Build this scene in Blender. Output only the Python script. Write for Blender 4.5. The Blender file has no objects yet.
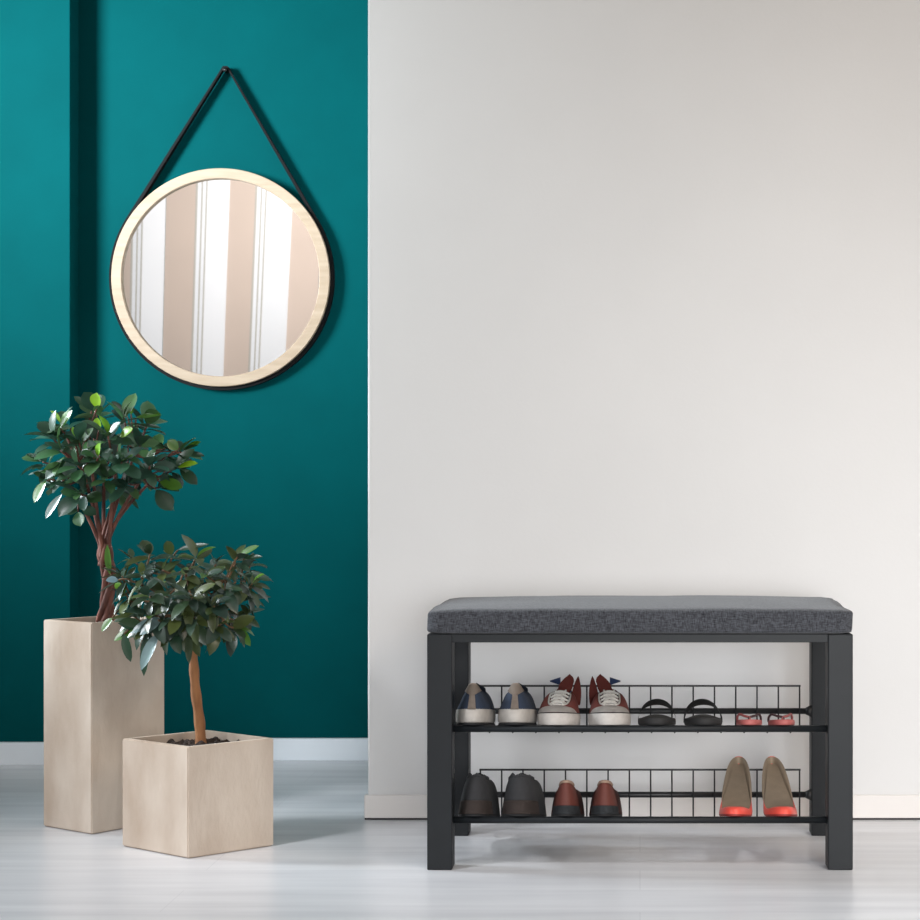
import bpy, bmesh, math, random
from mathutils import Vector, Matrix, noise
random.seed(7)
C = bpy.context.scene.collection
PI = math.pi
F = 1752.0; CX = 640.0; HY = 480.0; CAMZ = 0.735; CAMY = -3.3

# ------------------------------------------------------------------ helpers
def at(px, py, Z):
    """a measured point of the photo at distance Z in front of the camera"""
    return Vector(((px-CX)*Z/F, CAMY+Z, CAMZ-(py-HY)*Z/F))

def lin(c):
    return tuple((v/255/12.92 if v/255 <= .04045 else ((v/255+.055)/1.055)**2.4) for v in c)

def new_mat(name):
    m = bpy.data.materials.new(name); m.use_nodes = True
    nt = m.node_tree
    return m, nt, nt.nodes['Principled BSDF']

def mat(name, rgb, rough=.5, var=.12, scale=20, stretch=(1, 1, 1), metal=0, bump=0, bscale=None, spec=.5, detail=4, rgb2=None):
    """base colour with a procedural noise variation; rgb is sRGB 0-255"""
    m, nt, b = new_mat(name)
    tc = nt.nodes.new('ShaderNodeTexCoord'); mp = nt.nodes.new('ShaderNodeMapping')
    mp.inputs['Scale'].default_value = stretch
    nt.links.new(tc.outputs['Object'], mp.inputs['Vector'])
    n = nt.nodes.new('ShaderNodeTexNoise'); n.inputs['Scale'].default_value = scale; n.inputs['Detail'].default_value = detail
    nt.links.new(mp.outputs['Vector'], n.inputs['Vector'])
    r = nt.nodes.new('ShaderNodeValToRGB')
    a = lin(rgb)
    lo = lin(rgb2) if rgb2 else tuple(v*(1-var) for v in a)
    hi = a if rgb2 else tuple(min(1, v*(1+var)) for v in a)
    r.color_ramp.elements[0].position = .32; r.color_ramp.elements[1].position = .68
    r.color_ramp.elements[0].color = (*lo, 1); r.color_ramp.elements[1].color = (*hi, 1)
    nt.links.new(n.outputs['Fac'], r.inputs['Fac'])
    nt.links.new(r.outputs['Color'], b.inputs['Base Color'])
    b.inputs['Roughness'].default_value = rough; b.inputs['Metallic'].default_value = metal
    b.inputs['Specular IOR Level'].default_value = spec
    if bump:
        n2 = nt.nodes.new('ShaderNodeTexNoise'); n2.inputs['Scale'].default_value = bscale or scale*4; n2.inputs['Detail'].default_value = 5
        nt.links.new(mp.outputs['Vector'], n2.inputs['Vector'])
        bp = nt.nodes.new('ShaderNodeBump'); bp.inputs['Strength'].default_value = bump; bp.inputs['Distance'].default_value = .004
        nt.links.new(n2.outputs['Fac'], bp.inputs['Height']); nt.links.new(bp.outputs['Normal'], b.inputs['Normal'])
    return m

def obj(name, bm, material, parent=None, smooth=False):
    me = bpy.data.meshes.new(name)
    bm.normal_update(); bm.to_mesh(me); bm.free()
    for mm in (material if isinstance(material, (list, tuple)) else [material]): me.materials.append(mm)
    if smooth:
        for p in me.polygons: p.use_smooth = True
    o = bpy.data.objects.new(name, me); C.objects.link(o)
    if parent: o.parent = parent
    return o

def thing(name, label, cat, loc=(0, 0, 0), rotz=0, group=None):
    o = bpy.data.objects.new(name, None); C.objects.link(o)
    o.empty_display_size = .05
    o.location = loc; o.rotation_euler = (0, 0, rotz); o['label'] = label; o['category'] = cat
    if group: o['group'] = group
    return o

def struct(name, bm, m, smooth=False):
    o = obj(name, bm, m, None, smooth); o['kind'] = 'structure'; return o

def add_box(bm, x0, x1, y0, y1, z0, z1, bev=0, seg=2):
    vs = [bm.verts.new((x, y, z)) for x in (x0, x1) for y in (y0, y1) for z in (z0, z1)]
    fs = [bm.faces.new([vs[i] for i in f]) for f in ((0, 1, 3, 2), (4, 6, 7, 5), (0, 4, 5, 1), (2, 3, 7, 6), (0, 2, 6, 4), (1, 5, 7, 3))]
    if bev:
        es = list({e for f in fs for e in f.edges})
        bmesh.ops.bevel(bm, geom=es, offset=bev, segments=seg, affect='EDGES', profile=.5)
    return bm

def add_tube(bm, pts, rad, n=8, cap=True):
    pts = [Vector(p) for p in pts]
    rads = rad if isinstance(rad, (list, tuple)) else [rad]*len(pts)
    rings = []; ref = None
    for i, p in enumerate(pts):
        d = (pts[min(i+1, len(pts)-1)]-pts[max(i-1, 0)]).normalized()
        if ref is None: ref = Vector((0, 0, 1)) if abs(d.z) < .9 else Vector((1, 0, 0))
        u = (ref-d*ref.dot(d)).normalized(); v = d.cross(u); ref = u
        rings.append([bm.verts.new(p+(u*math.cos(2*PI*k/n)+v*math.sin(2*PI*k/n))*rads[i]) for k in range(n)])
    for a, b in zip(rings, rings[1:]):
        for k in range(n): bm.faces.new((a[k], a[(k+1) % n], b[(k+1) % n], b[k]))
    if cap:
        bm.faces.new(rings[0][::-1]); bm.faces.new(rings[-1])
    return bm

def add_grid(bm, fn, nu, nv, closed_u=False, mi=0):
    g = [[bm.verts.new(fn(i, j)) for j in range(nv)] for i in range(nu)]
    for i in range(nu if closed_u else nu-1):
        for j in range(nv-1):
            f = bm.faces.new((g[i][j], g[(i+1) % nu][j], g[(i+1) % nu][j+1], g[i][j+1])); f.material_index = mi
    return g

def spline(pts, n=6):
    """Catmull-Rom through points"""
    P = [Vector(p) for p in pts]; out = []
    for i in range(len(P)-1):
        a = P[max(i-1, 0)]; b = P[i]; c = P[i+1]; d = P[min(i+2, len(P)-1)]
        for k in range(n):
            t = k/n
            out.append(.5*((2*b)+(c-a)*t+(2*a-5*b+4*c-d)*t*t+(3*b-a-3*c+d)*t**3))
    out.append(P[-1]); return out

def sstep(a, b, x):
    t = max(0, min(1, (x-a)/(b-a))); return t*t*(3-2*t)

# ------------------------------------------------------------------ materials
M = {}
M['teal'] = mat('teal_paint', (0, 72, 75), .75, .05, 6, bump=.06, bscale=180, spec=.03)
M['white_wall'] = mat('white_plaster', (221, 220, 219), .8, .015, 3, bump=.05, bscale=120, spec=.15)
M['skirting_cool'] = mat('white_skirting', (238, 244, 250), .45, .02, 8)
M['skirting_warm'] = mat('warm_skirting', (228, 223, 219), .5, .02, 8)
M['black_metal'] = mat('black_metal', (25, 28, 31), .5, .06, 30, spec=.28)
M['black_wire'] = mat('black_wire', (20, 21, 23), .45, .05, 30)
M['gap_shade'] = mat('gap_shade', (30, 30, 32), .8, .05, 10)
M['concrete'] = mat('concrete', (219, 205, 190), .75, 0, 7, (1, 1, .45), bump=.5, bscale=70, spec=.2, rgb2=(180, 160, 142), detail=7)
M['soil'] = mat('soil', (52, 40, 33), .95, .5, 120, bump=1, bscale=220)
M['ply'] = mat('birch_wood', (172, 152, 131), .5, 0, 9, (1, 1, 9), rgb2=(158, 137, 115), detail=6)
M['leather'] = mat('black_leather', (14, 13, 15), .7, .2, 60, spec=.15)
M['peg'] = mat('dark_peg', (24, 22, 24), .4, .1, 60)
M['bark_red'] = mat('reddish_bark', (134, 84, 70), .8, 0, 60, (1, 1, .3), bump=.6, bscale=120, rgb2=(70, 42, 36))
M['bark_twig'] = mat('brown_twig', (104, 78, 54), .8, .2, 50)
M['bark_tan'] = mat('tan_bark', (172, 120, 78), .8, 0, 50, (1, 1, .3), bump=.6, bscale=120, rgb2=(128, 82, 50))

# mirror glass
m, nt, b = new_mat('mirror_glass')
b.inputs['Metallic'].default_value = 1; b.inputs['Roughness'].default_value = .015; b.inputs['Base Color'].default_value = (.93, .93, .93, 1)
M['mirror'] = m

# floor: pale boards with long streaks
m, nt, b = new_mat('pale_floorboards')
tc = nt.nodes.new('ShaderNodeTexCoord')
mp = nt.nodes.new('ShaderNodeMapping'); mp.inputs['Scale'].default_value = (.55, 7, 1)
nt.links.new(tc.outputs['Object'], mp.inputs['Vector'])
n = nt.nodes.new('ShaderNodeTexNoise'); n.inputs['Scale'].default_value = 3.2; n.inputs['Detail'].default_value = 6
nt.links.new(mp.outputs['Vector'], n.inputs['Vector'])
r = nt.nodes.new('ShaderNodeValToRGB'); r.color_ramp.elements[0].position = .3; r.color_ramp.elements[1].position = .7
r.color_ramp.elements[0].color = (*lin((212, 212, 215)), 1); r.color_ramp.elements[1].color = (*lin((233, 233, 235)), 1)
nt.links.new(n.outputs['Fac'], r.inputs['Fac'])
br = nt.nodes.new('ShaderNodeTexBrick'); br.offset = .43
br.inputs['Scale'].default_value = 1; br.inputs['Brick Width'].default_value = 1.9; br.inputs['Row Height'].default_value = .16
br.inputs['Mortar Size'].default_value = .0012; br.inputs['Mortar Smooth'].default_value = .5
br.inputs['Color1'].default_value = (1, 1, 1, 1); br.inputs['Color2'].default_value = (.95, .95, .955, 1); br.inputs['Mortar'].default_value = (.86, .86, .87, 1)
nt.links.new(tc.outputs['Object'], br.inputs['Vector'])
mx = nt.nodes.new('ShaderNodeMixRGB'); mx.blend_type = 'MULTIPLY'; mx.inputs['Fac'].default_value = 1
nt.links.new(r.outputs['Color'], mx.inputs['Color1']); nt.links.new(br.outputs['Color'], mx.inputs['Color2'])
nt.links.new(mx.outputs['Color'], b.inputs['Base Color'])
b.inputs['Roughness'].default_value = .3
b.inputs['Specular IOR Level'].default_value = .55
M['floor'] = m

# cushion: woven charcoal heather
m, nt, b = new_mat('charcoal_woven_fabric')
tc = nt.nodes.new('ShaderNodeTexCoord')
def streak(sc, scale):
    mp = nt.nodes.new('ShaderNodeMapping'); mp.inputs['Scale'].default_value = sc
    nt.links.new(tc.outputs['Object'], mp.inputs['Vector'])
    n = nt.nodes.new('ShaderNodeTexNoise'); n.inputs['Scale'].default_value = scale; n.inputs['Detail'].default_value = 3
    nt.links.new(mp.outputs['Vector'], n.inputs['Vector']); return n.outputs['Fac']
s1 = streak((1, 9, 9), 95); s2 = streak((9, 1.2, 1.2), 95)
ad = nt.nodes.new('ShaderNodeMath'); ad.operation = 'ADD'; nt.links.new(s1, ad.inputs[0]); nt.links.new(s2, ad.inputs[1])
hf = nt.nodes.new('ShaderNodeMath'); hf.operation = 'MULTIPLY'; hf.inputs[1].default_value = .5; nt.links.new(ad.outputs[0], hf.inputs[0])
r = nt.nodes.new('ShaderNodeValToRGB'); e = r.color_ramp.elements
e[0].position = .34; e[1].position = .66; e[0].color = (*lin((27, 28, 31)), 1); e[1].color = (*lin((88, 90, 96)), 1)
nt.links.new(hf.outputs[0], r.inputs['Fac']); nt.links.new(r.outputs['Color'], b.inputs['Base Color'])
b.inputs['Roughness'].default_value = .95; b.inputs['Specular IOR Level'].default_value = .1
b.inputs['Sheen Weight'].default_value = .24
bp = nt.nodes.new('ShaderNodeBump'); bp.inputs['Strength'].default_value = .5; bp.inputs['Distance'].default_value = .002
nt.links.new(hf.outputs[0], bp.inputs['Height']); nt.links.new(bp.outputs['Normal'], b.inputs['Normal'])
M['cushion'] = m

# leaves: glossy, tint per leaf from a colour attribute
def leaf_mat(name, rough=.33):
    m, nt, b = new_mat(name)
    at_ = nt.nodes.new('ShaderNodeVertexColor'); at_.layer_name = 'tint'
    tc = nt.nodes.new('ShaderNodeTexCoord')
    n = nt.nodes.new('ShaderNodeTexNoise'); n.inputs['Scale'].default_value = 45
    nt.links.new(tc.outputs['Object'], n.inputs['Vector'])
    mr = nt.nodes.new('ShaderNodeMapRange'); mr.inputs['To Min'].default_value = .75; mr.inputs['To Max'].default_value = 1.25
    nt.links.new(n.outputs['Fac'], mr.inputs['Value'])
    mx = nt.nodes.new('ShaderNodeMixRGB'); mx.blend_type = 'MULTIPLY'; mx.inputs['Fac'].default_value = 1
    nt.links.new(at_.outputs['Color'], mx.inputs['Color1']); nt.links.new(mr.outputs['Result'], mx.inputs['Color2'])
    nt.links.new(mx.outputs['Color'], b.inputs['Base Color'])
    b.inputs['Roughness'].default_value = rough; b.inputs['Specular IOR Level'].default_value = .85
    tr = nt.nodes.new('ShaderNodeBsdfTranslucent'); nt.links.new(mx.outputs['Color'], tr.inputs['Color'])
    ms = nt.nodes.new('ShaderNodeMixShader'); ms.inputs['Fac'].default_value = .18
    out = nt.nodes['Material Output']
    nt.links.new(b.outputs[0], ms.inputs[1]); nt.links.new(tr.outputs[0], ms.inputs[2]); nt.links.new(ms.outputs[0], out.inputs['Surface'])
    return m
M['leaf'] = leaf_mat('glossy_leaf')

# ------------------------------------------------------------------ the room
YT = 1.3            # teal wall face
YW = .487           # white wall skirting face
bm = bmesh.new(); add_box(bm, -4.2, 3.2, -5.4, 1.6, -.1, 0); struct('floor', bm, M['floor'])
bm = bmesh.new(); add_box(bm, -4.2, -.45, YT, YT+.12, 0, 3.1); struct('wall_back', bm, M['teal'])
PX = (70-CX)*4.53/F
bm = bmesh.new(); add_box(bm, -4.2, PX, YT-.07, YT+.001, 0, 3.1, .002); struct('wall_left', bm, M['teal'])
bm = bmesh.new(); add_box(bm, (367.5-CX)*3.79/F, 3.2, YW+.006, YT+.12, 0, 3.1, .004); struct('wall_right', bm, M['white_wall'])
bm = bmesh.new(); add_box(bm, (364-CX)*3.787/F, 3.2, YW, YW+.02, .0035, .054, .003); struct('baseboard_right', bm, M['skirting_warm'])
bm = bmesh.new(); add_box(bm, (364.5-CX)*3.787/F, 3.2, YW+.003, YW+.02, 0, .004); struct('gap_shade_strip_1', bm, M['gap_shade'])  # dark strip that paints the shadow line under the skirting
bm = bmesh.new(); add_box(bm, PX+.002, (372-CX)*4.6/F+.1, YT-.014, YT+.01, 0, .058, .002)
struct('baseboard_back', bm, M['skirting_cool'])
bm = bmesh.new(); add_box(bm, -4.2, PX+.002, YT-.084, YT-.06, 0, .058, .002)
struct('baseboard_left', bm, M['skirting_cool'])

# wall behind the camera: leaning vertical fins, white and beige, which the mirror shows
YB = -5.0
kk = (4.56+(1.26-YB))/F
def stripe_x(b, z):
    l = max(.0, min(.06, .024+.00018*(b-163)))
    y = HY-(z-CAMZ)/kk
    return (b+l*(277-y)-CX)*kk
M['fin_white'] = mat('white_fin', (246, 246, 248), .7, .01, 3)
M['fin_beige'] = mat('beige_fin', (221, 200, 185), .7, .02, 3)
M['fin_line'] = mat('grey_fin_line', (190, 182, 172), .7, .02, 3)
bm = bmesh.new()
seq = []
for base in (-150, -88, -25, 37, 100, 163, 225.5, 288, 350, 412, 474, 536):
    wb = 31 if base != 225.5 else 27
    seq += [(base, base+wb, 1, 0, .05), (base+wb, base+wb+2, 2, .05, .05), (base+wb+2, base+wb+5.5, 0, .05, .05), (base+wb+5.5, base+wb+7, 2, .05, .05),
            (base+wb+7, base+wb+10, 0, .05, .05), (base+wb+10, base+wb+11.5, 2, .05, .05), (base+wb+11.5, base+62.5, 0, .05, 0)]
for a, b_, mi, da, db in seq:
    vs = [bm.verts.new((stripe_x(a, 0), YB+da, 0)), bm.verts.new((stripe_x(b_, 0), YB+db, 0)),
          bm.verts.new((stripe_x(b_, 3.1), YB+db, 3.1)), bm.verts.new((stripe_x(a, 3.1), YB+da, 3.1))]
    f = bm.faces.new(vs[::-1]); f.material_index = mi
struct('wall_front', bm, [M['fin_white'], M['fin_beige'], M['fin_line']])

# ------------------------------------------------------------------ round mirror on a strap
mc = at(220.3, 277.3, 4.565); R = 109.2*4.565/F; r_in = 99*4.565/F
dep = .034
mir = thing('round_mirror', 'round wall mirror in pale wooden frame hung by a black strap on the teal wall', 'mirror', (mc.x, YT, mc.z))
def lathe_y(bm, prof, n=96):
    """profile of (radius, y) turned about the y axis"""
    rings = [[bm.verts.new((p[0]*math.sin(2*PI*k/n), p[1], p[0]*math.cos(2*PI*k/n))) for k in range(n)] for p in prof]
    for a, b in zip(rings, rings[1:]+rings[:1]):
        for k in range(n): bm.faces.new((a[k], b[k], b[(k+1) % n], a[(k+1) % n]))
    bmesh.ops.recalc_face_normals(bm, faces=bm.faces[:])
bm = bmesh.new()
lathe_y(bm, [(R, -.004), (R, -dep), (R-.0015, -dep-.0012), (r_in+.0015, -dep-.0012), (r_in, -dep), (r_in-.001, -dep+.012), (r_in-.001, -.004)])
o = obj('frame', bm, M['ply'], mir)
bm = bmesh.new()
n = 96
vs = [bm.verts.new((r_in*1.004*math.sin(2*PI*k/n), -dep+.0105, r_in*1.004*math.cos(2*PI*k/n))) for k in range(n)]
bm.faces.new(vs); vb = [bm.verts.new((v.co.x, -.004, v.co.z)) for v in vs]; bm.faces.new(vb[::-1])
for k in range(n): bm.faces.new((vs[k], vs[(k+1) % n], vb[(k+1) % n], vb[k]))
bmesh.ops.recalc_face_normals(bm, faces=bm.faces[:])
obj('mirror_glass', bm, M['mirror'], mir)
ap = at(225.5, 68, 4.58)-Vector((mc.x, 0, mc.z)); ax, az = ap.x, ap.z
Rs = R+.0005; th = .0085
phi = math.atan2(ax, az); d = math.hypot(ax, az); al = math.acos((Rs+th/2)/d)
path = []                       # closed strap loop: apex, right tangent, round the bottom, left tangent
a0, a1 = phi+al, phi-al+2*PI
for i in range(65):
    a = a0+(a1-a0)*i/64; path.append((Vector((math.sin(a), 0, math.cos(a)))*(Rs+th/2), Vector((math.sin(a), 0, math.cos(a)))))
apx = Vector((ax, 0, az))
bm = bmesh.new()
def strap_sec(p, nrm):
    return [bm.verts.new(p+nrm*s*th/2+Vector((0, yy, 0))) for s, yy in ((-1, -.005), (1, -.005), (1, -.024), (-1, -.024))]
secs = [strap_sec(apx+Vector((-.006, 0, 0)), Vector((0, 0, 1))), strap_sec(apx+Vector((.006, 0, 0)), Vector((0, 0, 1)))]
secs += [strap_sec(p, q) for p, q in path]
for a, b in zip(secs, secs[1:]+secs[:1]):
    for k in range(4): bm.faces.new((a[k], b[k], b[(k+1) % 4], a[(k+1) % 4]))
bmesh.ops.recalc_face_normals(bm, faces=bm.faces[:])
obj('strap', bm, M['leather'], mir)
bm = bmesh.new(); add_tube(bm, [(ax, 0, az-.006), (ax, -.026, az-.006), (ax, -.03, az-.006)], [.004, .004, .006], 16)
obj('wall_peg', bm, M['peg'], mir, True)

# ------------------------------------------------------------------ potted plants
def planter(root, near, left, right, h, soil_drop, wall=.011):
    """square planter from three floor corners (local to root)"""
    P = [Vector(near), Vector(right), Vector(right)+Vector(left)-Vector(near), Vector(left)]
    cen = sum(P, Vector())/4
    ins = [cen+(p-cen)*(1-2*wall/ (P[1]-P[0]).length) for p in P]
    bm = bmesh.new()
    lo = [bm.verts.new((p.x, p.y, .001)) for p in P]; hi = [bm.verts.new((p.x, p.y, h)) for p in P]
    ih = [bm.verts.new((p.x, p.y, h)) for p in ins]; il = [bm.verts.new((p.x, p.y, h-.09)) for p in ins]
    for k in range(4):
        j = (k+1) % 4
        bm.faces.new((lo[k], lo[j], hi[j], hi[k])); bm.faces.new((hi[k], hi[j], ih[j], ih[k])); bm.faces.new((ih[k], ih[j], il[j], il[k]))
    bm.faces.new(lo[::-1]); bm.faces.new(il)
    es = [e for e in bm.edges if (e.verts[0] in lo+hi and e.verts[1] in lo+hi)]
    bmesh.ops.bevel(bm, geom=es, offset=.0022, segments=2, affect='EDGES')
    o = obj('planter', bm, M['concrete'], root)
    bm = bmesh.new(); N = 26
    def sf(i, j):
        u, v = i/(N-1), j/(N-1)
        p = ins[0]*(1-u)*(1-v)+ins[1]*u*(1-v)+ins[2]*u*v+ins[3]*(1-u)*v
        p = cen+(p-cen)*1.005
        return (p.x, p.y, h-soil_drop+.012*noise.noise(Vector((p.x*60, p.y*60, 3)))+.006*noise.noise(Vector((p.x*150, p.y*150, 9))))
    add_grid(bm, sf, N, N)
    obj('soil', bm, M['soil'], o)

def add_leaf(bm, col, base, d, nrm, L, W, curl, tint, obov=.6):
    d = d.normalized(); s = d.cross(nrm)
    if s.length < 1e-3: s = d.cross(Vector((1, .2, 0)))
    s.normalize(); nrm = s.cross(d).normalized()
    rows = 7; g = []
    for i in range(rows):
        t = i/(rows-1)
        w = W/2*(math.sin(PI*t**(.75+.5*obov))**.66 if 0 < t < 1 else 0)+(.0007 if t < 1 else 0)
        c = base+d*(L*t)-nrm*(curl*L*t*t)
        g.append([bm.verts.new(c-s*w+nrm*w*.28), bm.verts.new(c), bm.verts.new(c+s*w+nrm*w*.28)])
    for a, b in zip(g, g[1:]):
        for k in range(2):
            f = bm.faces.new((a[k], a[k+1], b[k+1], b[k]))
            f.smooth = True
            for l in f.loops: l[col] = (*tint, 1)

def foliage(root, ends, cen, rx, leafL, leafW, curl, droop, tints, tip_tints, name, n_leaf, nodes, seed, obov, extra=()):
    """leaf rosettes along twigs that run from the branch nodes to the twig ends"""
    rnd = random.Random(seed)
    bm = bmesh.new(); col = bm.loops.layers.float_color.new('tint')
    tw = bmesh.new()
    for (px, py, dz) in ends:
        py += 4 if droop > .5 else 0
        e = at(px, py, cen[2]+dz)-root.location
        c = at(cen[0], cen[1], cen[2])-root.location
        nd = min(nodes, key=lambda q: (q-e).length)
        out = (e-c); out.z += .02; axis = (out.normalized()+Vector((0, 0, .5))).normalized()
        if (e-nd).length > .012:
            mid = nd.lerp(e, .5)+Vector((0, 0, -.008))
            add_tube(tw, spline([nd, mid, e], 4), [.0022]*8+[.0013], 5)
        k0 = rnd.random()*6.28
        u = axis.cross(Vector((.3, .9, .1))).normalized(); v = axis.cross(u)
        nl = n_leaf+rnd.choice((-1, 0, 0, 1))
        for k in range(nl):
            a = k0+k*2.4
            el = .35+1.15*(k/nl)+rnd.uniform(-.15, .15)
            dd = axis*math.cos(el)+(u*math.cos(a)+v*math.sin(a))*math.sin(el)
            dd.z -= droop*(.3+.7*k/nl)
            b0 = e-axis*(.02*k/nl)
            nr = (axis*.6+Vector((-.12, -.25, .75))+Vector((rnd.uniform(-.5, .5), rnd.uniform(-.5, .5), rnd.uniform(-.3, .3))))
            L = leafL*rnd.uniform(.62, 1.1)*(.75 if k < 1 else 1)
            t = rnd.choice(tip_tints) if (k == 0 and rnd.random() < .55) else rnd.choice(tints)
            q = rnd.uniform(.6, 1.5)
            add_leaf(bm, col, b0+dd.normalized()*.004, dd, nr, L, leafW*L/leafL*rnd.uniform(.85, 1.15), curl*rnd.uniform(.2, 1.3), tuple(c_*q for c_ in t), obov)
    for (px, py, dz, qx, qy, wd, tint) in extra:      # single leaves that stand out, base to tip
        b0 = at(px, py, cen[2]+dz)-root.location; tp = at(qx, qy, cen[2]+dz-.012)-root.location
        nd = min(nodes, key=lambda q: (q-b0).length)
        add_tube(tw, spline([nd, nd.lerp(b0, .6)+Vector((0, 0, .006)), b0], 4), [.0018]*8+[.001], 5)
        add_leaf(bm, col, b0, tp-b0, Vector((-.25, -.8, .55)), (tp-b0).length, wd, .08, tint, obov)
    o = obj('foliage', bm, M['leaf'], root)
    return o, tw

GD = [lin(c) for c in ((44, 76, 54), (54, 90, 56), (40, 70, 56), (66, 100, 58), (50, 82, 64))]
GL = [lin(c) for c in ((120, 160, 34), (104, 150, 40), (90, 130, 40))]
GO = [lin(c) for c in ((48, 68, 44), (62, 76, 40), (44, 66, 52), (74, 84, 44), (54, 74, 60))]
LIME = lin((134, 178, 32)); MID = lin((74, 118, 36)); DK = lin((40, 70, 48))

# --- tall planter, braided trunk
tall = thing('potted_ficus', 'taller ficus with braided trunk in the tall pale concrete planter', 'potted plant', (-1.151, .464, 0))
lx = lambda x, y: Vector((x+1.151, y-.464, 0))
planter(tall, lx(-1.1365, .330), lx(-1.2665, .4175), lx(-1.0225, .470), .4387, .022)
ZT = 3.764
def tl(px, py, dz=0): return at(px, py, ZT+dz)-tall.location
bm = bmesh.new()
for j in range(4):
    pts = []; rr = []
    for i in range(25):
        t = i/24
        a = j*PI/2+t*5.2
        py = 622-t*78
        px = 105+2.5*math.sin(t*3)
        rad = .0108*(1-.25*t)+.003*math.sin(t*9+j)
        c = tl(px, py); pts.append(c+Vector((math.cos(a)*rad, math.sin(a)*rad, 0))); rr.append(.0068-.001*t)
    add_tube(bm, pts, rr, 8)
obj('trunk', bm, M['bark_red'], tall, True)
ends_t = [(98, 412, 0), (124, 418, -.03), (147, 424, .02), (62, 425, .0), (52, 437, -.05), (42, 462, -.02), (60, 450, -.09), (78, 440, -.06), (92, 432, .06),
          (108, 436, -.1), (128, 440, .05), (140, 446, -.07), (160, 452, .0), (182, 452, .0), (176, 468, -.04), (160, 488, -.04), (150, 466, -.1),
          (122, 462, -.13), (98, 458, -.13), (78, 466, -.12), (62, 476, -.07), (52, 484, 0), (80, 494, -.09), (128, 484, -.1), (140, 478, .06),
          (108, 478, -.12), (112, 454, .08), (84, 456, .08), (100, 440, -.03), (166, 470, .07), (70, 460, .05), (92, 484, .03), (120, 492, .05)]
rnd = random.Random(3)
bt = bmesh.new(); nodes = []
top = tl(105, 546)
for (px, py, dz) in [(70, 488, -.05), (84, 478, .04), (92, 470, -.07), (104, 466, .03), (116, 468, -.06), (128, 466, .05), (142, 478, -.05), (150, 482, .03), (80, 462, 0), (134, 456, -.02)]:
    e = tl(px, py, dz)
    st = top+Vector((rnd.uniform(-.012, .012), rnd.uniform(-.01, .01), rnd.uniform(-.02, .01)))
    md = st.lerp(e, .45)+Vector((0, 0, .012))
    ln = spline([st-Vector((0, 0, .03)), st, md, e], 5)
    add_tube(bt, ln, [.0062-.0036*i/(len(ln)-1) for i in range(len(ln))], 7)
    nodes += [md, e, md.lerp(e, .5)]
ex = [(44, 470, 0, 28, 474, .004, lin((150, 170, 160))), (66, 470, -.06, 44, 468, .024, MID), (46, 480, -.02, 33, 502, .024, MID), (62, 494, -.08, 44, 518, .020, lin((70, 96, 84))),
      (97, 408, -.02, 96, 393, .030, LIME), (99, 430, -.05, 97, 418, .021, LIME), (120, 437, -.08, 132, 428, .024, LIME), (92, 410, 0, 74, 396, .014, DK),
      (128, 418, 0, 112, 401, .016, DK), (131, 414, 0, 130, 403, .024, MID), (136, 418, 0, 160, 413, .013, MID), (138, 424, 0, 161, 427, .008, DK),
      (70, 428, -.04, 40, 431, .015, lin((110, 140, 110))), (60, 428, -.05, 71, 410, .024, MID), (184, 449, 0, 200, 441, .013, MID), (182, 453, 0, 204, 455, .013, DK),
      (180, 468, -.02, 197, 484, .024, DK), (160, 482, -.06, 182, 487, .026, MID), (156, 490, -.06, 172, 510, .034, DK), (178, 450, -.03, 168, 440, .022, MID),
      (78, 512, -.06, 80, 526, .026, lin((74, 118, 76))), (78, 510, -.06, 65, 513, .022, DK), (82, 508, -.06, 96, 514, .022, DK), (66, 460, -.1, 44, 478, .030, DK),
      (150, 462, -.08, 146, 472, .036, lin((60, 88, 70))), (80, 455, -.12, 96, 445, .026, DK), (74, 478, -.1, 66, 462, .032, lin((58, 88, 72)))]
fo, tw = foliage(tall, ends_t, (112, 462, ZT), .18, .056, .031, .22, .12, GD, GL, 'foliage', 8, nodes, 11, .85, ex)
tw.free() if False else None
me_tmp = bpy.data.meshes.new('twig_tmp'); tw.to_mesh(me_tmp); tw.free(); bt.from_mesh(me_tmp); bpy.data.meshes.remove(me_tmp)
obj('branches', bt, M['bark_red'], tall, True)

# --- short planter, single tan stem
ps = Vector((-.8937, .2475, 0))
small = thing('potted_ficus', 'shorter bushy ficus with one tan stem in the square concrete cube planter', 'potted plant', ps)
sx = lambda x, y: Vector((x, y, 0))-ps
planter(small, sx(-.8767, .098), sx(-1.0393, .215), sx(-.7353, .220), .2165, .016)
ZS = 3.548
def sl(px, py, dz=0): return at(px, py, ZS+dz)-ps
bm = bmesh.new()
ln = spline([sl(201, 748), sl(199.5, 722), sl(195.5, 690), sl(193.5, 660), sl(192, 636), sl(194, 615)], 6)
add_tube(bm, ln, [.0115-.0035*i/(len(ln)-1)+.0008*math.sin(i*1.3) for i in range(len(ln))], 10)
obj('trunk', bm, M['bark_tan'], small, True)
bt = bmesh.new(); nodes = []; top = sl(193, 634)
for (px, py, dz) in [(140, 585, -.05), (150, 620, -.08), (165, 575, .04), (185, 570, -.07), (205, 572, .05), (225, 580, -.05), (240, 590, .02), (228, 612, -.06), (170, 610, .06), (135, 600, .02)]:
    e = sl(px, py, dz); st = top+Vector((rnd.uniform(-.004, .004), 0, rnd.uniform(-.01, .02))); md = st.lerp(e, .5)+Vector((0, 0, .015))
    ln = spline([st, md, e], 6); add_tube(bt, ln, [.0048-.003*i/(len(ln)-1) for i in range(len(ln))], 7)
    nodes += [md, e, md.lerp(e, .5)]
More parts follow.
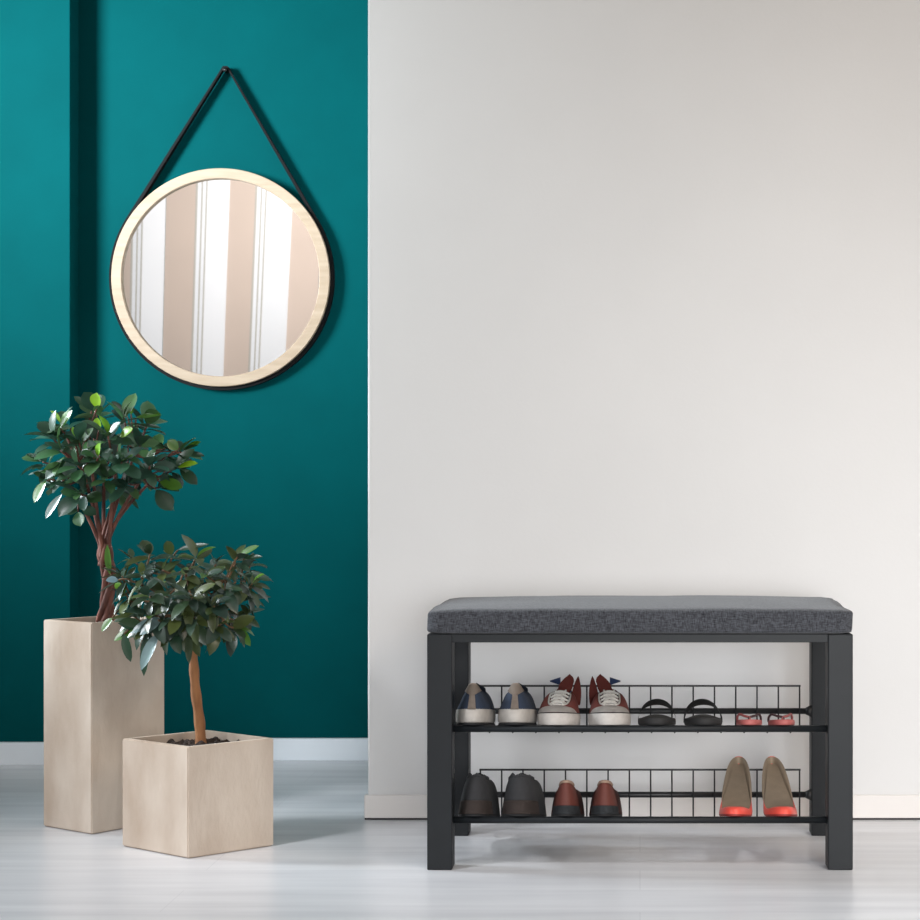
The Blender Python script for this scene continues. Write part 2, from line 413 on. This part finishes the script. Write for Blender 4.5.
ends_s = [(132, 556, .02), (150, 550, -.03), (172, 552, .03), (196, 554, -.02), (216, 560, .03), (236, 556, 0), (250, 562, .02), (252, 580, -.02), (246, 596, 0),
          (240, 612, .03), (234, 624, -.03), (226, 586, -.1), (206, 572, -.08), (186, 570, -.1), (162, 566, -.08), (142, 572, -.06), (122, 572, 0),
          (150, 592, -.11), (170, 590, -.13), (192, 594, -.14), (214, 602, -.13), (152, 612, -.12), (144, 624, -.1), (134, 612, -.05), (160, 604, .05),
          (178, 612, -.12), (196, 614, -.12), (216, 622, -.1), (228, 606, .06), (200, 590, .08), (174, 578, .09), (140, 590, .06), (220, 572, .08), (184, 602, 0),
          (208, 588, -.04), (236, 578, -.07), (126, 590, 0), (208, 626, .04), (166, 622, .04), (182, 626, -.08)]
SHEEN = lin((118, 142, 142))  # blue-grey tint: bluish highlight of the left leaves put into their colour
ex = [(160, 618, -.12, 130, 632, .022, SHEEN), (160, 622, -.13, 139, 634, .02, SHEEN), (158, 634, -.13, 139, 670, .026, SHEEN), (148, 636, -.11, 142, 676, .020, DK), (136, 628, -.06, 113, 640, .020, MID),
      (124, 634, -.1, 130, 662, .018, DK), (112, 618, -.02, 101, 631, .016, MID), (240, 555, 0, 258, 545, .014, MID), (244, 558, 0, 262, 556, .010, DK),
      (248, 572, 0, 270, 580, .014, DK), (190, 632, -.08, 188, 664, .016, lin((70, 84, 60))), (240, 628, 0, 250, 646, .016, MID), (178, 550, 0, 208, 543, .012, DK),
      (110, 574, 0, 106, 545, .014, MID), (118, 580, -.05, 106, 580, .016, lin((120, 150, 160))), (152, 632, -.1, 118, 622, .02, DK), (172, 632, -.1, 180, 654, .022, DK)]
fo, tw = foliage(small, ends_s, (188, 600, ZS), .16, .050, .023, .4, .95, GO, GL[2:]+GO, 'foliage', 9, nodes, 5, .3, ex)
me_tmp = bpy.data.meshes.new('twig_tmp'); tw.to_mesh(me_tmp); tw.free(); bt.from_mesh(me_tmp); bpy.data.meshes.remove(me_tmp)
obj('branches', bt, M['bark_twig'], small, True)

# ------------------------------------------------------------------ shoe bench
bench = thing('shoe_bench', 'black metal shoe bench with charcoal fabric cushion and two wire racks', 'bench', (0, .183, 0))
BY = -.183
XO, XI, DPT = .4012, .354, .366
for sx_ in (-1, 1):
    for y0 in (0, DPT-.049):
        bm = bmesh.new(); add_box(bm, min(sx_*XI, sx_*XO), max(sx_*XI, sx_*XO), y0+BY, y0+.049+BY, 0, .4445, .0022)
        obj('leg', bm, M['black_metal'], bench)
for y0 in (.004, DPT-.022):
    bm = bmesh.new(); add_box(bm, -XI-.001, XI+.001, y0+BY, y0+.018+BY, .4285, .4445, .001); obj('apron', bm, M['black_metal'], bench)
for s in (-1, 1):
    bm = bmesh.new(); x0, x1 = sorted((s*(XI+.012), s*(XO-.006))); add_box(bm, x0, x1, .048+BY, DPT-.048+BY, .4285, .4445, .001); obj('apron', bm, M['black_metal'], bench)
# cushion
bm = bmesh.new()
bmesh.ops.create_cube(bm, size=2)
bmesh.ops.subdivide_edges(bm, edges=bm.edges[:], cuts=25, use_grid_fill=True)
hx, hy, hz, rr_ = .4015, .1865, .0225, .009
for v in bm.verts:
    x, y, z = v.co
    p = Vector((hx*math.copysign(abs(x)**.8, x), hy*math.copysign(abs(y)**.8, y), hz*z))
    q = Vector((max(-hx+rr_, min(hx-rr_, p.x)), max(-hy+rr_, min(hy-rr_, p.y)), max(-hz+rr_, min(hz-rr_, p.z))))
    dlt = p-q
    if dlt.length > 1e-6: p = q+dlt.normalized()*min(rr_, dlt.length)
    if z > -.9:
        k = (z+1)/2
        p.z += k*(.0115*(1-(p.x/hx)**4)*(1-(p.y/hy)**2)+.0022*noise.noise(Vector((p.x*9, p.y*11, 1))))
        p.y += .0022*noise.noise(Vector((p.x*14, 4, p.z*30)))
        p.x += .002*noise.noise(Vector((2, p.y*20, p.z*30)))
    v.co = p+Vector((0, .0, .4447+hz+.0004))
cu = obj('cushion', bm, M['cushion'], bench, True)
cu['label'] = 'charcoal woven fabric seat cushion'
# wire racks
def rack(zr, tip, drop):
    bm = bmesh.new(); add_tube(bm, [(-XI-.0005, .022+BY, zr), (XI+.0005, .022+BY, zr)], .0066, 14)
    root = obj('wire_rack', bm, M['black_metal'], bench, True)      # front rail carries the wires
    root['label'] = 'black wire shoe rack'
    bm = bmesh.new(); yb = .325+BY; zk = zr-.0065
    add_tube(bm, [(-XI-.0005, yb, zk), (XI+.0005, yb, zk)], .0062, 14)
    obj('back_rail', bm, M['black_wire'], root, True)
    for s in (-1, 1):
        bm = bmesh.new(); add_tube(bm, [(s*(XI+.0002), yb, zk), (s*(XI-.012), yb, zk)], [.013, .0065], 14); obj('rail_collar', bm, M['black_wire'], root, True)
    yf = .3162+BY; wr = .0018; zb = zr-drop
    for i in range(16):
        x = -.3294+.6588*i/15
        bm = bmesh.new()
        add_tube(bm, [(x, .024+BY, zr-tip), (x, .0295+BY, zr-tip+.001), (x, .0305+BY, zr), (x, yf-.004, zb), (x, yf, zb+.003), (x, yf, zr+.0485)], wr, 6)
        obj('wire', bm, M['black_wire'], root)
    bm = bmesh.new(); add_tube(bm, [(-.3315, yf, zr+.0465), (.3315, yf, zr+.0465)], .0021, 6); obj('top_wire', bm, M['black_wire'], root)
    bm = bmesh.new(); add_tube(bm, [(-.3315, yf-.006, zb-.0034), (.3315, yf-.006, zb-.0034)], .0016, 6); obj('lower_wire', bm, M['black_wire'], root)
    return zr
ZU = rack(.2635, .0074, .038)
ZL = rack(.0905, .0045, .053)

# ------------------------------------------------------------------ shoes
class Last:
    """parametric shoe: sole outline O(th), topline T(th), surface between them; th=0 heel, pi toe"""
    def __init__(s, L, W, heelr=.72, toe=.0, sole=.02, ya=.06, yb=.55, Wt=.5, hz=(.06, .05, .065), bulge=(.45, .9), lift=None, asym=0., lean=0., hin=.0):
        s.L, s.W, s.heelr, s.toe, s.sole, s.ya, s.yb, s.Wt, s.hz, s.bulge, s.asym, s.lean, s.hin = L, W, heelr, toe, sole, ya, yb, Wt, hz, bulge, asym, lean, hin
        s.lift = lift or (lambda y: 0)
    def out(s, th, grow=0):
        t = (1-math.cos(th))/2
        sgn = 1 if math.sin(th) >= 0 else -1
        e = max(0, 1-abs(2*t-1)**2.5)**(1/2.2)
        g = (s.heelr+(1-s.heelr)*sstep(.1, .68, t))*(1-s.toe*sstep(.72, 1., t))
        x = sgn*(s.W/2+grow)*e*g
        x += s.asym*math.sin(PI*t)
        y = t*(s.L+2*grow)-grow
        return x, y
    def O(s, th, grow=0):
        x, y = s.out(th, grow); return Vector((x, y, s.lift(y)+s.sole))
    def T(s, th):
        t = (1-math.cos(th))/2
        sgn = 1 if math.sin(th) >= 0 else -1
        e = max(0, 1-abs(2*t-1)**2.2)**(1/2.)
        y = s.L*(s.ya+(s.yb-s.ya)*t)
        a, b, c = s.hz
        z = (a+(b-a)*sstep(0, .5, t)) if t < .5 else (b+(c-b)*sstep(.5, 1, t))
        return Vector((sgn*s.Wt*s.W/2*e+s.asym*math.sin(PI*y/s.L)+s.lean, y, s.lift(y)+z))
    def S(s, th, k, off=0):
        if off:
            d = 1e-3
            a = s.S(th+d, k)-s.S(th-d, k); b = s.S(th, min(1, k+d))-s.S(th, max(0, k-d))
            n = a.cross(b)
            if n.length > 1e-12:
                n.normalize()
                return s.S(th, k)+n*off
        O, T = s.O(th), s.T(th)
        t = (1-math.cos(th))/2
        bl = s.bulge[0]+(s.bulge[1]-s.bulge[0])*sstep(.3, .9, t)
        k = max(0, min(1, k))
        h = (1-bl)*k+bl*(1-math.sqrt(max(0, 1-k*k))); v = (1-bl)*k+bl*math.sin(k*PI/2)
        return Vector((O.x+(T.x-O.x)*h, O.y+(T.y-O.y)*h, O.z+(T.z-O.z)*v))
    def patch(s, t0, t1, k0, k1, off=0, nt=20, nk=8, k0f=None, k1f=None):
        bm = bmesh.new(); closed = abs(t1-t0-2*PI) < 1e-6
        def f(i, j):
            th = t0+(t1-t0)*i/(nt if closed else nt-1)
            a = k0f(th) if k0f else k0; b = k1f(th) if k1f else k1
            return s.S(th+1e-4, a+(b-a)*j/(nk-1), off)
        add_grid(bm, f, nt, nk, closed)
        return bm
    def solid_patch(s, t0, t1, k0, k1, off, **kw):
        bm = s.patch(t0, t1, k0, k1, off, **kw)
        bmesh.ops.solidify(bm, geom=bm.faces[:], thickness=off*.9)
        bmesh.ops.recalc_face_normals(bm, faces=bm.faces[:])
        return bm
    def sole_bm(s, z0, z1, grow=0, n=44, rnd=.003, inset=0):
        """solid sole slab between heights z0 and z1 above the lift line"""
        bm = bmesh.new(); rings = []
        for zz, gg in ((z0, -rnd), (z0+rnd*.8, 0), ((z0+z1)/2, rnd*.15), (z1-rnd*.5, 0), (z1, -rnd*.6)):
            ring = []
            for i in range(n):
                x, y = s.out(2*PI*(i+.5)/n, grow+gg-inset); ring.append(bm.verts.new((x, y, s.lift(y)+zz)))
            rings.append(ring)
        for a, b in zip(rings, rings[1:]):
            for k in range(n): bm.faces.new((a[k], a[(k+1) % n], b[(k+1) % n], b[k]))
        # close with strips so long outlines stay planar-ish
        for ring, flip in ((rings[0], True), (rings[-1], False)):
            for k in range(n//2-1):
                f = (ring[k], ring[k+1], ring[n-2-k], ring[n-1-k])
                bm.faces.new(f[::-1] if flip else f)
        bmesh.ops.recalc_face_normals(bm, faces=bm.faces[:])
        return bm
    def lining(s, mat_, root, off=-.0022, name='lining', floor_=True):
        bm = s.patch(0, 2*PI, 1, .12, off, 40, 8)
        n = 40
        ring = [s.S(2*PI*i/n+1e-4, .12, off) for i in range(n)]
        vs = [bm.verts.new(p) for p in ring]
        for k in range(n//2-1):
            bm.faces.new((vs[k], vs[k+1], vs[n-2-k], vs[n-1-k]))
        return obj(name, bm, mat_, root, True)
    def upper(s, mat_, root, name='upper', nt=48, nk=10):
        bm = s.patch(0, 2*PI, 0, 1, 0, nt, nk)
        return obj(name, bm, mat_, root, True)
    def collar(s, mat_, root, r=.0022, name='collar_trim', t0=0, t1=2*PI, n=40):
        bm = bmesh.new(); pts = [s.T(t0+(t1-t0)*i/n+1e-4) for i in range(n+1)]
        add_tube(bm, pts, r, 7); return obj(name, bm, mat_, root, True)

cl = lambda *c: c
sm = {}
def smat(key, rgb, rough=.7, var=.1, scale=60, bump=.15, **k):
    sm[key] = mat(key, rgb, rough, var, scale, bump=bump, **k); return sm[key]
smat('white_rubber', (178, 172, 165), .6); smat('navy_suede', (43, 54, 72), .9); smat('taupe_suede', (153, 140, 129), .9)
smat('dark_lining', (40, 38, 40), .9); smat('black_outsole', (26, 26, 28), .8)
smat('canvas_white', (188, 182, 176), .8); smat('red_canvas', (106, 48, 41), .9); smat('blue_lining', (50, 65, 101), .9)
smat('lace_white', (196, 193, 187), .85); smat('black_stripe', (34, 34, 36), .7)
smat('sandal_black', (33, 32, 32), .75); smat('sandal_bed', (42, 39, 37), .85)
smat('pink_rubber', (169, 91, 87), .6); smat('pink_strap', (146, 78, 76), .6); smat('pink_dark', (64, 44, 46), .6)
smat('charcoal_felt', (48, 48, 50), .95); smat('brown_grey', (78, 68, 64), .9)
smat('rust_leather', (95, 46, 37), .7); smat('slate_rubber', (60, 63, 66), .8); smat('taupe_lining', (150, 126, 109), .9); smat('rust_dark', (78, 42, 38), .8)
smat('coral_leather', (226, 82, 68), .4, .04); smat('taupe_insole', (141, 125, 106), .7, .06); smat('maroon_leather', (140, 44, 40), .5)

def shoe_root(name, label, cat, px, ynear, zr, group, rot=0, toe_out=False, L=.24):
    drop = .038 if zr > .2 else .053
    """px is where the shoe's near end sits across the rack; it leans on the front rail and on the wires that slope down behind it"""
    ynear = .012
    X = (px-CX)*(ynear-CAMY)/F
    zfar = zr-drop*(ynear+L*.93-.0305)/.2857+.0021
    tl_ = math.atan((zr+.0069-zfar)/(ynear+L*.93-.022))
    znear = zr+.0069+(.022-ynear)*math.tan(tl_)
    r = PI+rot if toe_out else rot
    if toe_out:
        d = Vector((-math.sin(r), math.cos(r)))*math.cos(tl_)
        loc = (X-d.x*L, ynear-d.y*L, znear-L*math.sin(tl_))
    else:
        loc = (X, ynear, znear)
    o = thing(name, label, cat, loc, r, group)
    o.rotation_euler = (tl_ if toe_out else -tl_, 0, r)
    return o

# --- navy and white sneakers, heels out
def navy(px, rot, label, mirror):
    L = .235
    t = shoe_root('sneaker', label, 'shoe', px, .031, ZU, 'navy and white sneakers on the upper rack', rot)
    s = Last(L, .0745, heelr=.95, sole=.029, ya=.085, yb=.5, Wt=.27, hz=(.0775, .067, .07), bulge=(.10, .8))
    obj('sole', s.sole_bm(.003, .032, .0004, rnd=.005), sm['white_rubber'], t, True)
    obj('outsole', s.sole_bm(0, .0045, .0, rnd=.001), sm['black_outsole'], t, True)
    s.upper(sm['navy_suede'], t)
    s.lining(sm['taupe_suede'], t)
    obj('heel_strip', s.solid_patch(-.16, .16, .0, 1., .0014, nt=8), sm['taupe_suede'], t, True)
    obj('heel_collar', s.solid_patch(-1.25, 1.25, .62, 1.0, .0018, nt=24, k0f=lambda th: .50+.36*min(1, abs(th)/1.25)), sm['taupe_suede'], t, True)
    s.collar(sm['taupe_suede'], t, .0022, 'collar_trim')
    obj('toe_cap', s.solid_patch(PI-.7, PI+.7, 0, .55, .0012), sm['taupe_suede'], t, True)
    # tongue
    bm = bmesh.new()
    add_grid(bm, lambda i, j: Vector(((i/6-.5)*.034+.004*mirror, L*.47-.035*(j/6), .068+.014*math.sin(j/6*1.4)-.010*abs(i/6-.5)*2)), 7, 7)
    bmesh.ops.solidify(bm, geom=bm.faces[:], thickness=.003); obj('tongue', bm, sm['navy_suede'], t, True)
    return t
navy(471.5, .03, 'leftmost navy and white sneaker on the upper rack, beside the left bench leg', 1)
navy(514.5, .02, 'right-hand navy and white sneaker, between its twin and the red canvas sneaker', 1)

# --- red canvas sneakers, toes out
def red(px, rot, label, mr):
    L = .235
    t = shoe_root('canvas_sneaker', label, 'shoe', px, .031, ZU, 'red canvas sneakers on the upper rack', rot, True, L)
    s = Last(L, .081, heelr=.72, toe=-.02, sole=.023, ya=.05, yb=.73, Wt=.46, hz=(.074, .066, .038), bulge=(.3, .75))
    obj('sole', s.sole_bm(0, .0225, .0015, rnd=.002), sm['canvas_white'], t, True)
    obj('sole_stripe', s.sole_bm(.0222, .0238, .0012, rnd=.0005), sm['black_stripe'], t, True)
    s.upper(sm['red_canvas'], t)
    s.lining(sm['blue_lining'], t)
    obj('toe_cap', s.solid_patch(PI-.95, PI+.95, 0, .62, .0022, nt=28, k1f=lambda th: .66-.64*abs((th-PI)/.95)**2), sm['canvas_white'], t, True)
    # white canvas edging beside the lacing
    for sg in (-1, 1):
        bm = bmesh.new(); pts = []
        for i in range(12):
            q = i/11; th = PI+sg*(.30+1.05*q); pts.append(s.S(th, .80+.2*q**.7, .0012))
        add_tube(bm, pts, .0019, 6); obj('edging', bm, sm['lace_white'], t, True)
    # tongue: rises from the throat, leaning out over the laces
    yT = s.L*.60
    ctl = spline([(0, L*.745, .036), (0, L*.66, .047), (0, L*.56, .060), (0, L*.50, .070), (0, L*.475, .084), (0, L*.475, .101)], 4)
    wid = [.020, .026, .030, .031, .027, .003]
    bm = bmesh.new(); nv = len(ctl)
    def tong(i, j):
        u = i/8-.5; v = j/(nv-1)*5; a = min(4, int(v)); f_ = v-a
        w = wid[a]+(wid[a+1]-wid[a])*(f_ if a < 4 else f_**1.8)
        off = -mr*.017*sstep(2.6, 5, v)
        return Vector((u*w+off, ctl[j].y, ctl[j].z-.008*(2*u)**2*(1 if v < 4 else .3)))
    add_grid(bm, tong, 9, nv)
    bmesh.ops.solidify(bm, geom=bm.faces[:], thickness=.0025); bmesh.ops.recalc_face_normals(bm, faces=bm.faces[:])
    obj('tongue', bm, sm['red_canvas'], t, True)
    # pointed collar flap on the inner side
    def flap(name, side, x0, wd, h, yy, m, tilt, zb=.046):
        bm = bmesh.new()
        def fl(i, j):
            u = i/6-.5; v = j/10
            w = wd*math.sin(PI*(.32+.68*v))**.8
            return Vector((x0+tilt*v+.15*u*w, yy-u*max(w, 1e-4)*1.3-.012*v, zb+h*v))
        def fl2(i, j):
            u = i/6-.5; v = j/10
            w = wd*max(0, math.sin(PI*(.34+.66*v)))**.8
            return Vector((x0+tilt*v+u*w, yy-.01*v-.25*u*w*side, zb+h*v))
        add_grid(bm, fl2, 7, 11)
        bmesh.ops.solidify(bm, geom=bm.faces[:], thickness=.002); bmesh.ops.recalc_face_normals(bm, faces=bm.faces[:])
        return obj(name, bm, m, t, True)
    flap('collar_flap', -1, -mr*.0285, .019, .058, yT-.035, sm['red_canvas'], -mr*.004, .040)
    # blue lining showing at the folded outer side
    bm = bmesh.new()
    def fold(i, j):
        u = i/8; v = j/5
        x = mr*(.002+.021*u)
        return Vector((x, yT-.045+.006*v, .079+.007*u+(.014*(1-u)+.002)*v))
    add_grid(bm, fold, 9, 6); bmesh.ops.solidify(bm, geom=bm.faces[:], thickness=.002)
    obj('folded_lining', bm, sm['blue_lining'], t, True)
    # laces: five rows across the throat plus the crossings
    for r_ in range(5):
        q = r_/4
        bm = bmesh.new(); pts = []
        yy = s.L*(.76-.24*q); zz = .0375+.027*q
        hw = .0165+.0015*q
        for i in range(11):
            u = i/10*2-1
            pts.append((u*hw, yy+.003*u*(1 if r_ % 2 else -1), zz-.0065*u*u+.0022))
        add_tube(bm, pts, .0022, 6); obj('lace', bm, sm['lace_white'], t, True)
    for sg in (-1, 1):
        bm = bmesh.new(); pts = []
        for i in range(25):
            q = i/24; yy = s.L*(.76-.24*q); zz = .0385+.028*q
            pts.append((sg*.0105*math.cos(q*PI*4), yy-.004, zz+.0015+.001*math.sin(q*20)))
        add_tube(bm, pts, .0018, 6); obj('lace', bm, sm['lace_white'], t, True)
    return t
red(555, -.04, 'left red canvas sneaker with white laces and toe cap, nearer the navy sneakers', 1)
red(610.5, .04, 'right red canvas sneaker with white laces and toe cap, beside the black sandals', -1)

# --- black sandals
def sandal(px, label, rot):
    L = .20
    t = shoe_root('sandal', label, 'sandal', px, .031, ZU, 'black strap sandals on the upper rack', rot, True, L)
    s = Last(L, .074, heelr=.80, toe=.0, sole=.016)
    obj('sole', s.sole_bm(0, .014, 0, rnd=.003), sm['sandal_black'], t, True)
    # footbed, gently domed and raised at the middle
    bm = bmesh.new(); n = 40
    rings = []
    for k in range(7):
        q = k/6; ring = []
        for i in range(n):
            x, y = s.out(2*PI*(i+.5)/n, -.002); x *= 1-q*.98; y = L/2+(y-L/2)*(1-q*.98)
            ring.append(bm.verts.new((x, y, 0.013+.009*math.sin(q*PI/2))))
        rings.append(ring)
    for a, b in zip(rings, rings[1:]):
        for k in range(n): bm.faces.new((a[k], a[(k+1) % n], b[(k+1) % n], b[k]))
    bm.faces.new(rings[-1]); obj('footbed', bm, sm['sandal_bed'], t, True)
    def arch(y0, y1, h0, h1, w, name):
        bm = bmesh.new()
        def f(i, j):
            a = PI*i/24; v = j/5
            h = h0+(h1-h0)*v
            return Vector((-math.cos(a)*w, y0+(y1-y0)*v, .006+h*math.sin(a)**.8))
        add_grid(bm, f, 25, 6); bmesh.ops.solidify(bm, geom=bm.faces[:], thickness=.003); bmesh.ops.recalc_face_normals(bm, faces=bm.faces[:])
        obj(name, bm, sm['sandal_black'], t, True)
    arch(L*.70, L*.42, .033, .0465, .0365, 'strap')
    return t
sandal(656.5, 'left black strap sandal, beside the red canvas sneaker', -.02)
sandal(705.5, 'right black strap sandal, nearer the pink flip flops', .02)

# --- small pink flip flops
def flip(px, label, rot, sd):
    L = .13
    t = shoe_root('flip_flop', label, 'flip flop', px, .031, ZU, 'pink flip flops on the upper rack', rot, True, L)
    s = Last(L, .05, heelr=.8, toe=.02)
    obj('sole', s.sole_bm(0, .0105, 0, rnd=.002), sm['pink_rubber'], t, True)
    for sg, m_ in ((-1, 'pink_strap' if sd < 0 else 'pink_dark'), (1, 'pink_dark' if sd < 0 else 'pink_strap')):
        bm = bmesh.new()
        pts = spline([(0, L*.80, .009), (0, L*.78, .015), (sg*.010, L*.72, .018), (sg*.0185, L*.6, .0215), (sg*.0225, L*.5, .016), (sg*.0222, L*.45, .008)], 5)
        add_tube(bm, pts, .0024, 7); obj('strap', bm, sm[m_], t, True)
    return t
flip(749.5, 'left pink flip flop on the upper rack, nearer the black sandals', -.05, 1)
flip(785, 'right pink flip flop on the upper rack, nearest the right bench leg', .05, -1)

# --- charcoal slip-on shoes with brown-grey heels
def slip(px, rot, label, W, lean, wt):
    L = .235
    t = shoe_root('slip_on_shoe', label, 'shoe', px, .031, ZL, 'charcoal slip-on shoes on the lower rack', rot)
    s = Last(L, W, heelr=.88, sole=.004, ya=.05, yb=.5, Wt=wt, hz=(.076, .070, .075), bulge=(.36, .8), lean=lean)
    obj('sole', s.sole_bm(0, .005, .0005, rnd=.001), sm['black_outsole'], t, True)
    s.upper(sm['charcoal_felt'], t)
    s.lining(sm['dark_lining'], t)
    obj('heel_counter', s.solid_patch(-1.0, 1.0, 0.0, .30, .0016, nt=26), sm['brown_grey'], t, True)
    obj('toe_cap', s.solid_patch(PI-.9, PI+.9, 0, .4, .0014), sm['brown_grey'], t, True)
    bm = bmesh.new(); pts = [s.T(2*PI*i/40+1e-4)+Vector((0, 0, .002*math.sin(i*1.1)+.0015*math.sin(i*2.3))) for i in range(41)]
    add_tube(bm, pts, .0032, 7); obj('collar_trim', bm, sm['charcoal_felt'], t, True)
    bm = bmesh.new()
    add_grid(bm, lambda i, j: Vector(((i/6-.5)*.03+lean, L*.46-.02*(j/6), .074+.010*math.sin(j/6*1.5)-.006*abs(i/6-.5)*2)), 7, 7)
    bmesh.ops.solidify(bm, geom=bm.faces[:], thickness=.003); obj('tongue', bm, sm['charcoal_felt'], t, True)
    return t
slip(473, .0, 'left charcoal slip-on shoe on the lower rack, against the left bench leg', .080, .002, .46)
slip(518.5, -.015, 'right charcoal slip-on shoe on the lower rack, beside the rust red shoes', .087, -.001, .50)

# --- rust red shoes with grey heels
def rust(px, rot, label):
    L = .225
    t = shoe_root('leather_shoe', label, 'shoe', px, .031, ZL, 'rust red leather shoes on the lower rack', rot)
    s = Last(L, .064, heelr=.92, sole=.004, ya=.06, yb=.6, Wt=.42, hz=(.064, .054, .054), bulge=(.38, .85))
    obj('sole', s.sole_bm(0, .005, .0006, rnd=.001), sm['black_outsole'], t, True)
    s.upper(sm['rust_leather'], t)
    s.lining(sm['taupe_lining'], t)
    obj('heel_counter', s.solid_patch(-.95, .95, 0, .22, .0014, nt=24), sm['slate_rubber'], t, True)
    obj('side_panel', s.solid_patch(.96, 2.3, 0, .8, .0010, nt=20), sm['rust_dark'], t, True)
    obj('side_panel', s.solid_patch(-2.3, -.96, 0, .8, .0010, nt=20), sm['rust_dark'], t, True)
    bm = bmesh.new(); pts = [s.T(-1.1+2.2*i/20+1e-4)+Vector((0, .0015, .0008)) for i in range(21)]
    add_tube(bm, pts, .0034, 8); obj('collar_trim', bm, sm['taupe_lining'], t, True)
    return t
rust(565.5, .005, 'left rust red shoe with grey heel, beside the charcoal slip-on shoes')
rust(604.5, .0, 'right rust red shoe with grey heel, next to the empty stretch of rack')

# --- coral pumps, toes out, on high heels
def pump(px, rot, label, sd):
    L = .222
    t = shoe_root('high_heel_pump', label, 'shoe', px, .031, ZL, 'coral high heel pumps on the lower rack', rot, True, L)
    Hh = .106
    lift = lambda y: Hh*(1-sstep(-.20*L, .74*L, y))*1.08
    s = Last(L, .066, heelr=.54, toe=.10, sole=.004, ya=.012, yb=.91, Wt=.86, hz=(.022, .010, .0185), bulge=(.5, .85), lift=lift)
    obj('sole', s.sole_bm(0, .0045, 0, rnd=.001), sm['maroon_leather'], t, True)
    s.upper(sm['coral_leather'], t, nt=60)
    # taupe insole lying on the sloping sole and lining the heel cup
    bm = bmesh.new(); n = 24
    def ins(i, j):
        v = j/30; y = L*(.012+.86*v); u = i/n*2-1
        th = math.acos(max(-1, min(1, 1-2*y/L))); w = s.out(th, -.0022)[0]
        return Vector((u*w, y, lift(y)+.0062+.004*u*u))
    add_grid(bm, ins, n+1, 31); obj('insole', bm, sm['taupe_insole'], t, True)
    bm = s.patch(0, 2*PI, .1, 1, -.0012, 60, 6); obj('lining', bm, sm['taupe_insole'], t, True)
    # slim heel
    bm = bmesh.new(); hl = lift(.02)
    add_tube(bm, [(0, .030, hl-.016), (0, .026, hl-.028), (0, .020, hl*.5), (0, .020, .0)], [.015, .011, .0065, .005], 14)
    obj('heel', bm, sm['coral_leather'], t, True)
    return t
pump(734, -.095, 'left coral red high heel pump with taupe insole on the lower rack', -1)
pump(785, .03, 'right coral red high heel pump with taupe insole, nearest the right bench leg', 1)

# ------------------------------------------------------------------ light
w = bpy.data.worlds.new('world'); bpy.context.scene.world = w; w.use_nodes = True
bg = w.node_tree.nodes['Background']; bg.inputs['Color'].default_value = (.84, .93, 1, 1); bg.inputs['Strength'].default_value = .24
def area(name, loc, target, sx, sy, power, color, spread=180):
    l = bpy.data.lights.new(name, 'AREA'); l.shape = 'RECTANGLE'; l.size = sx; l.size_y = sy; l.energy = power; l.color = color
    l.spread = math.radians(spread)
    o = bpy.data.objects.new(name, l); C.objects.link(o); o.location = loc
    o.rotation_euler = (Vector(target)-Vector(loc)).to_track_quat('-Z', 'Y').to_euler()
    return o
area('window_light', (-3.4, -.9, 1.9), (-1.32, 1.3, 1.70), .9, 1.3, 33, (.88, .965, 1), 46)
area('crown_fill', (-3.0, .60, 1.5), (-1.0, .34, .72), .5, .7, 5.5, (.84, .93, 1), 36)  # added fill without a real source, brightens the plant crowns from the side
area('planter_fill', (-2.7, -1.8, 2.9), (-1.0, -.15, .15), .6, .6, 3.4, (.94, .96, 1), 33)  # no lamp hangs here: added fill for the planters and the floor around them
area('front_light', (2.6, -2.2, 2.7), (.5, .5, 1.5), 1.6, 1.4, 19, (1, .82, .64), 110)
area('bench_fill', (.8, -3.8, .75), (.62, .5, .36), 1.8, 1.2, 11.8, (.96, .965, .975), 50)  # added fill, lifts the bench and the white wall behind it
area('floor_fill', (1.0, -1.7, 3.2), (.35, -.15, .2), .8, .8, 1.7, (.99, .98, .97), 44)  # added overhead fill for the floor by the bench and the cushion top
area('rear_wall_fill', (-2.0, -3.2, 3.4), (-2.2, -5, 1.8), 1.6, .6, 28, (1, .98, .96), 110)  # unseen fill, added so the striped wall looks bright in the mirror

# ------------------------------------------------------------------ camera
cd = bpy.data.cameras.new('camera'); co = bpy.data.objects.new('camera', cd); C.objects.link(co)
co.location = (0, CAMY, CAMZ); co.rotation_euler = (PI/2, 0, 0)
cd.sensor_width = 36; cd.lens = 36*F/920
cd.shift_x = -(CX-460)/920; cd.shift_y = (HY-460)/920
cd.clip_start = .05
bpy.context.scene.camera = co
vs_ = bpy.context.scene.view_settings
vs_.view_transform = 'Standard'; vs_.look = 'None'
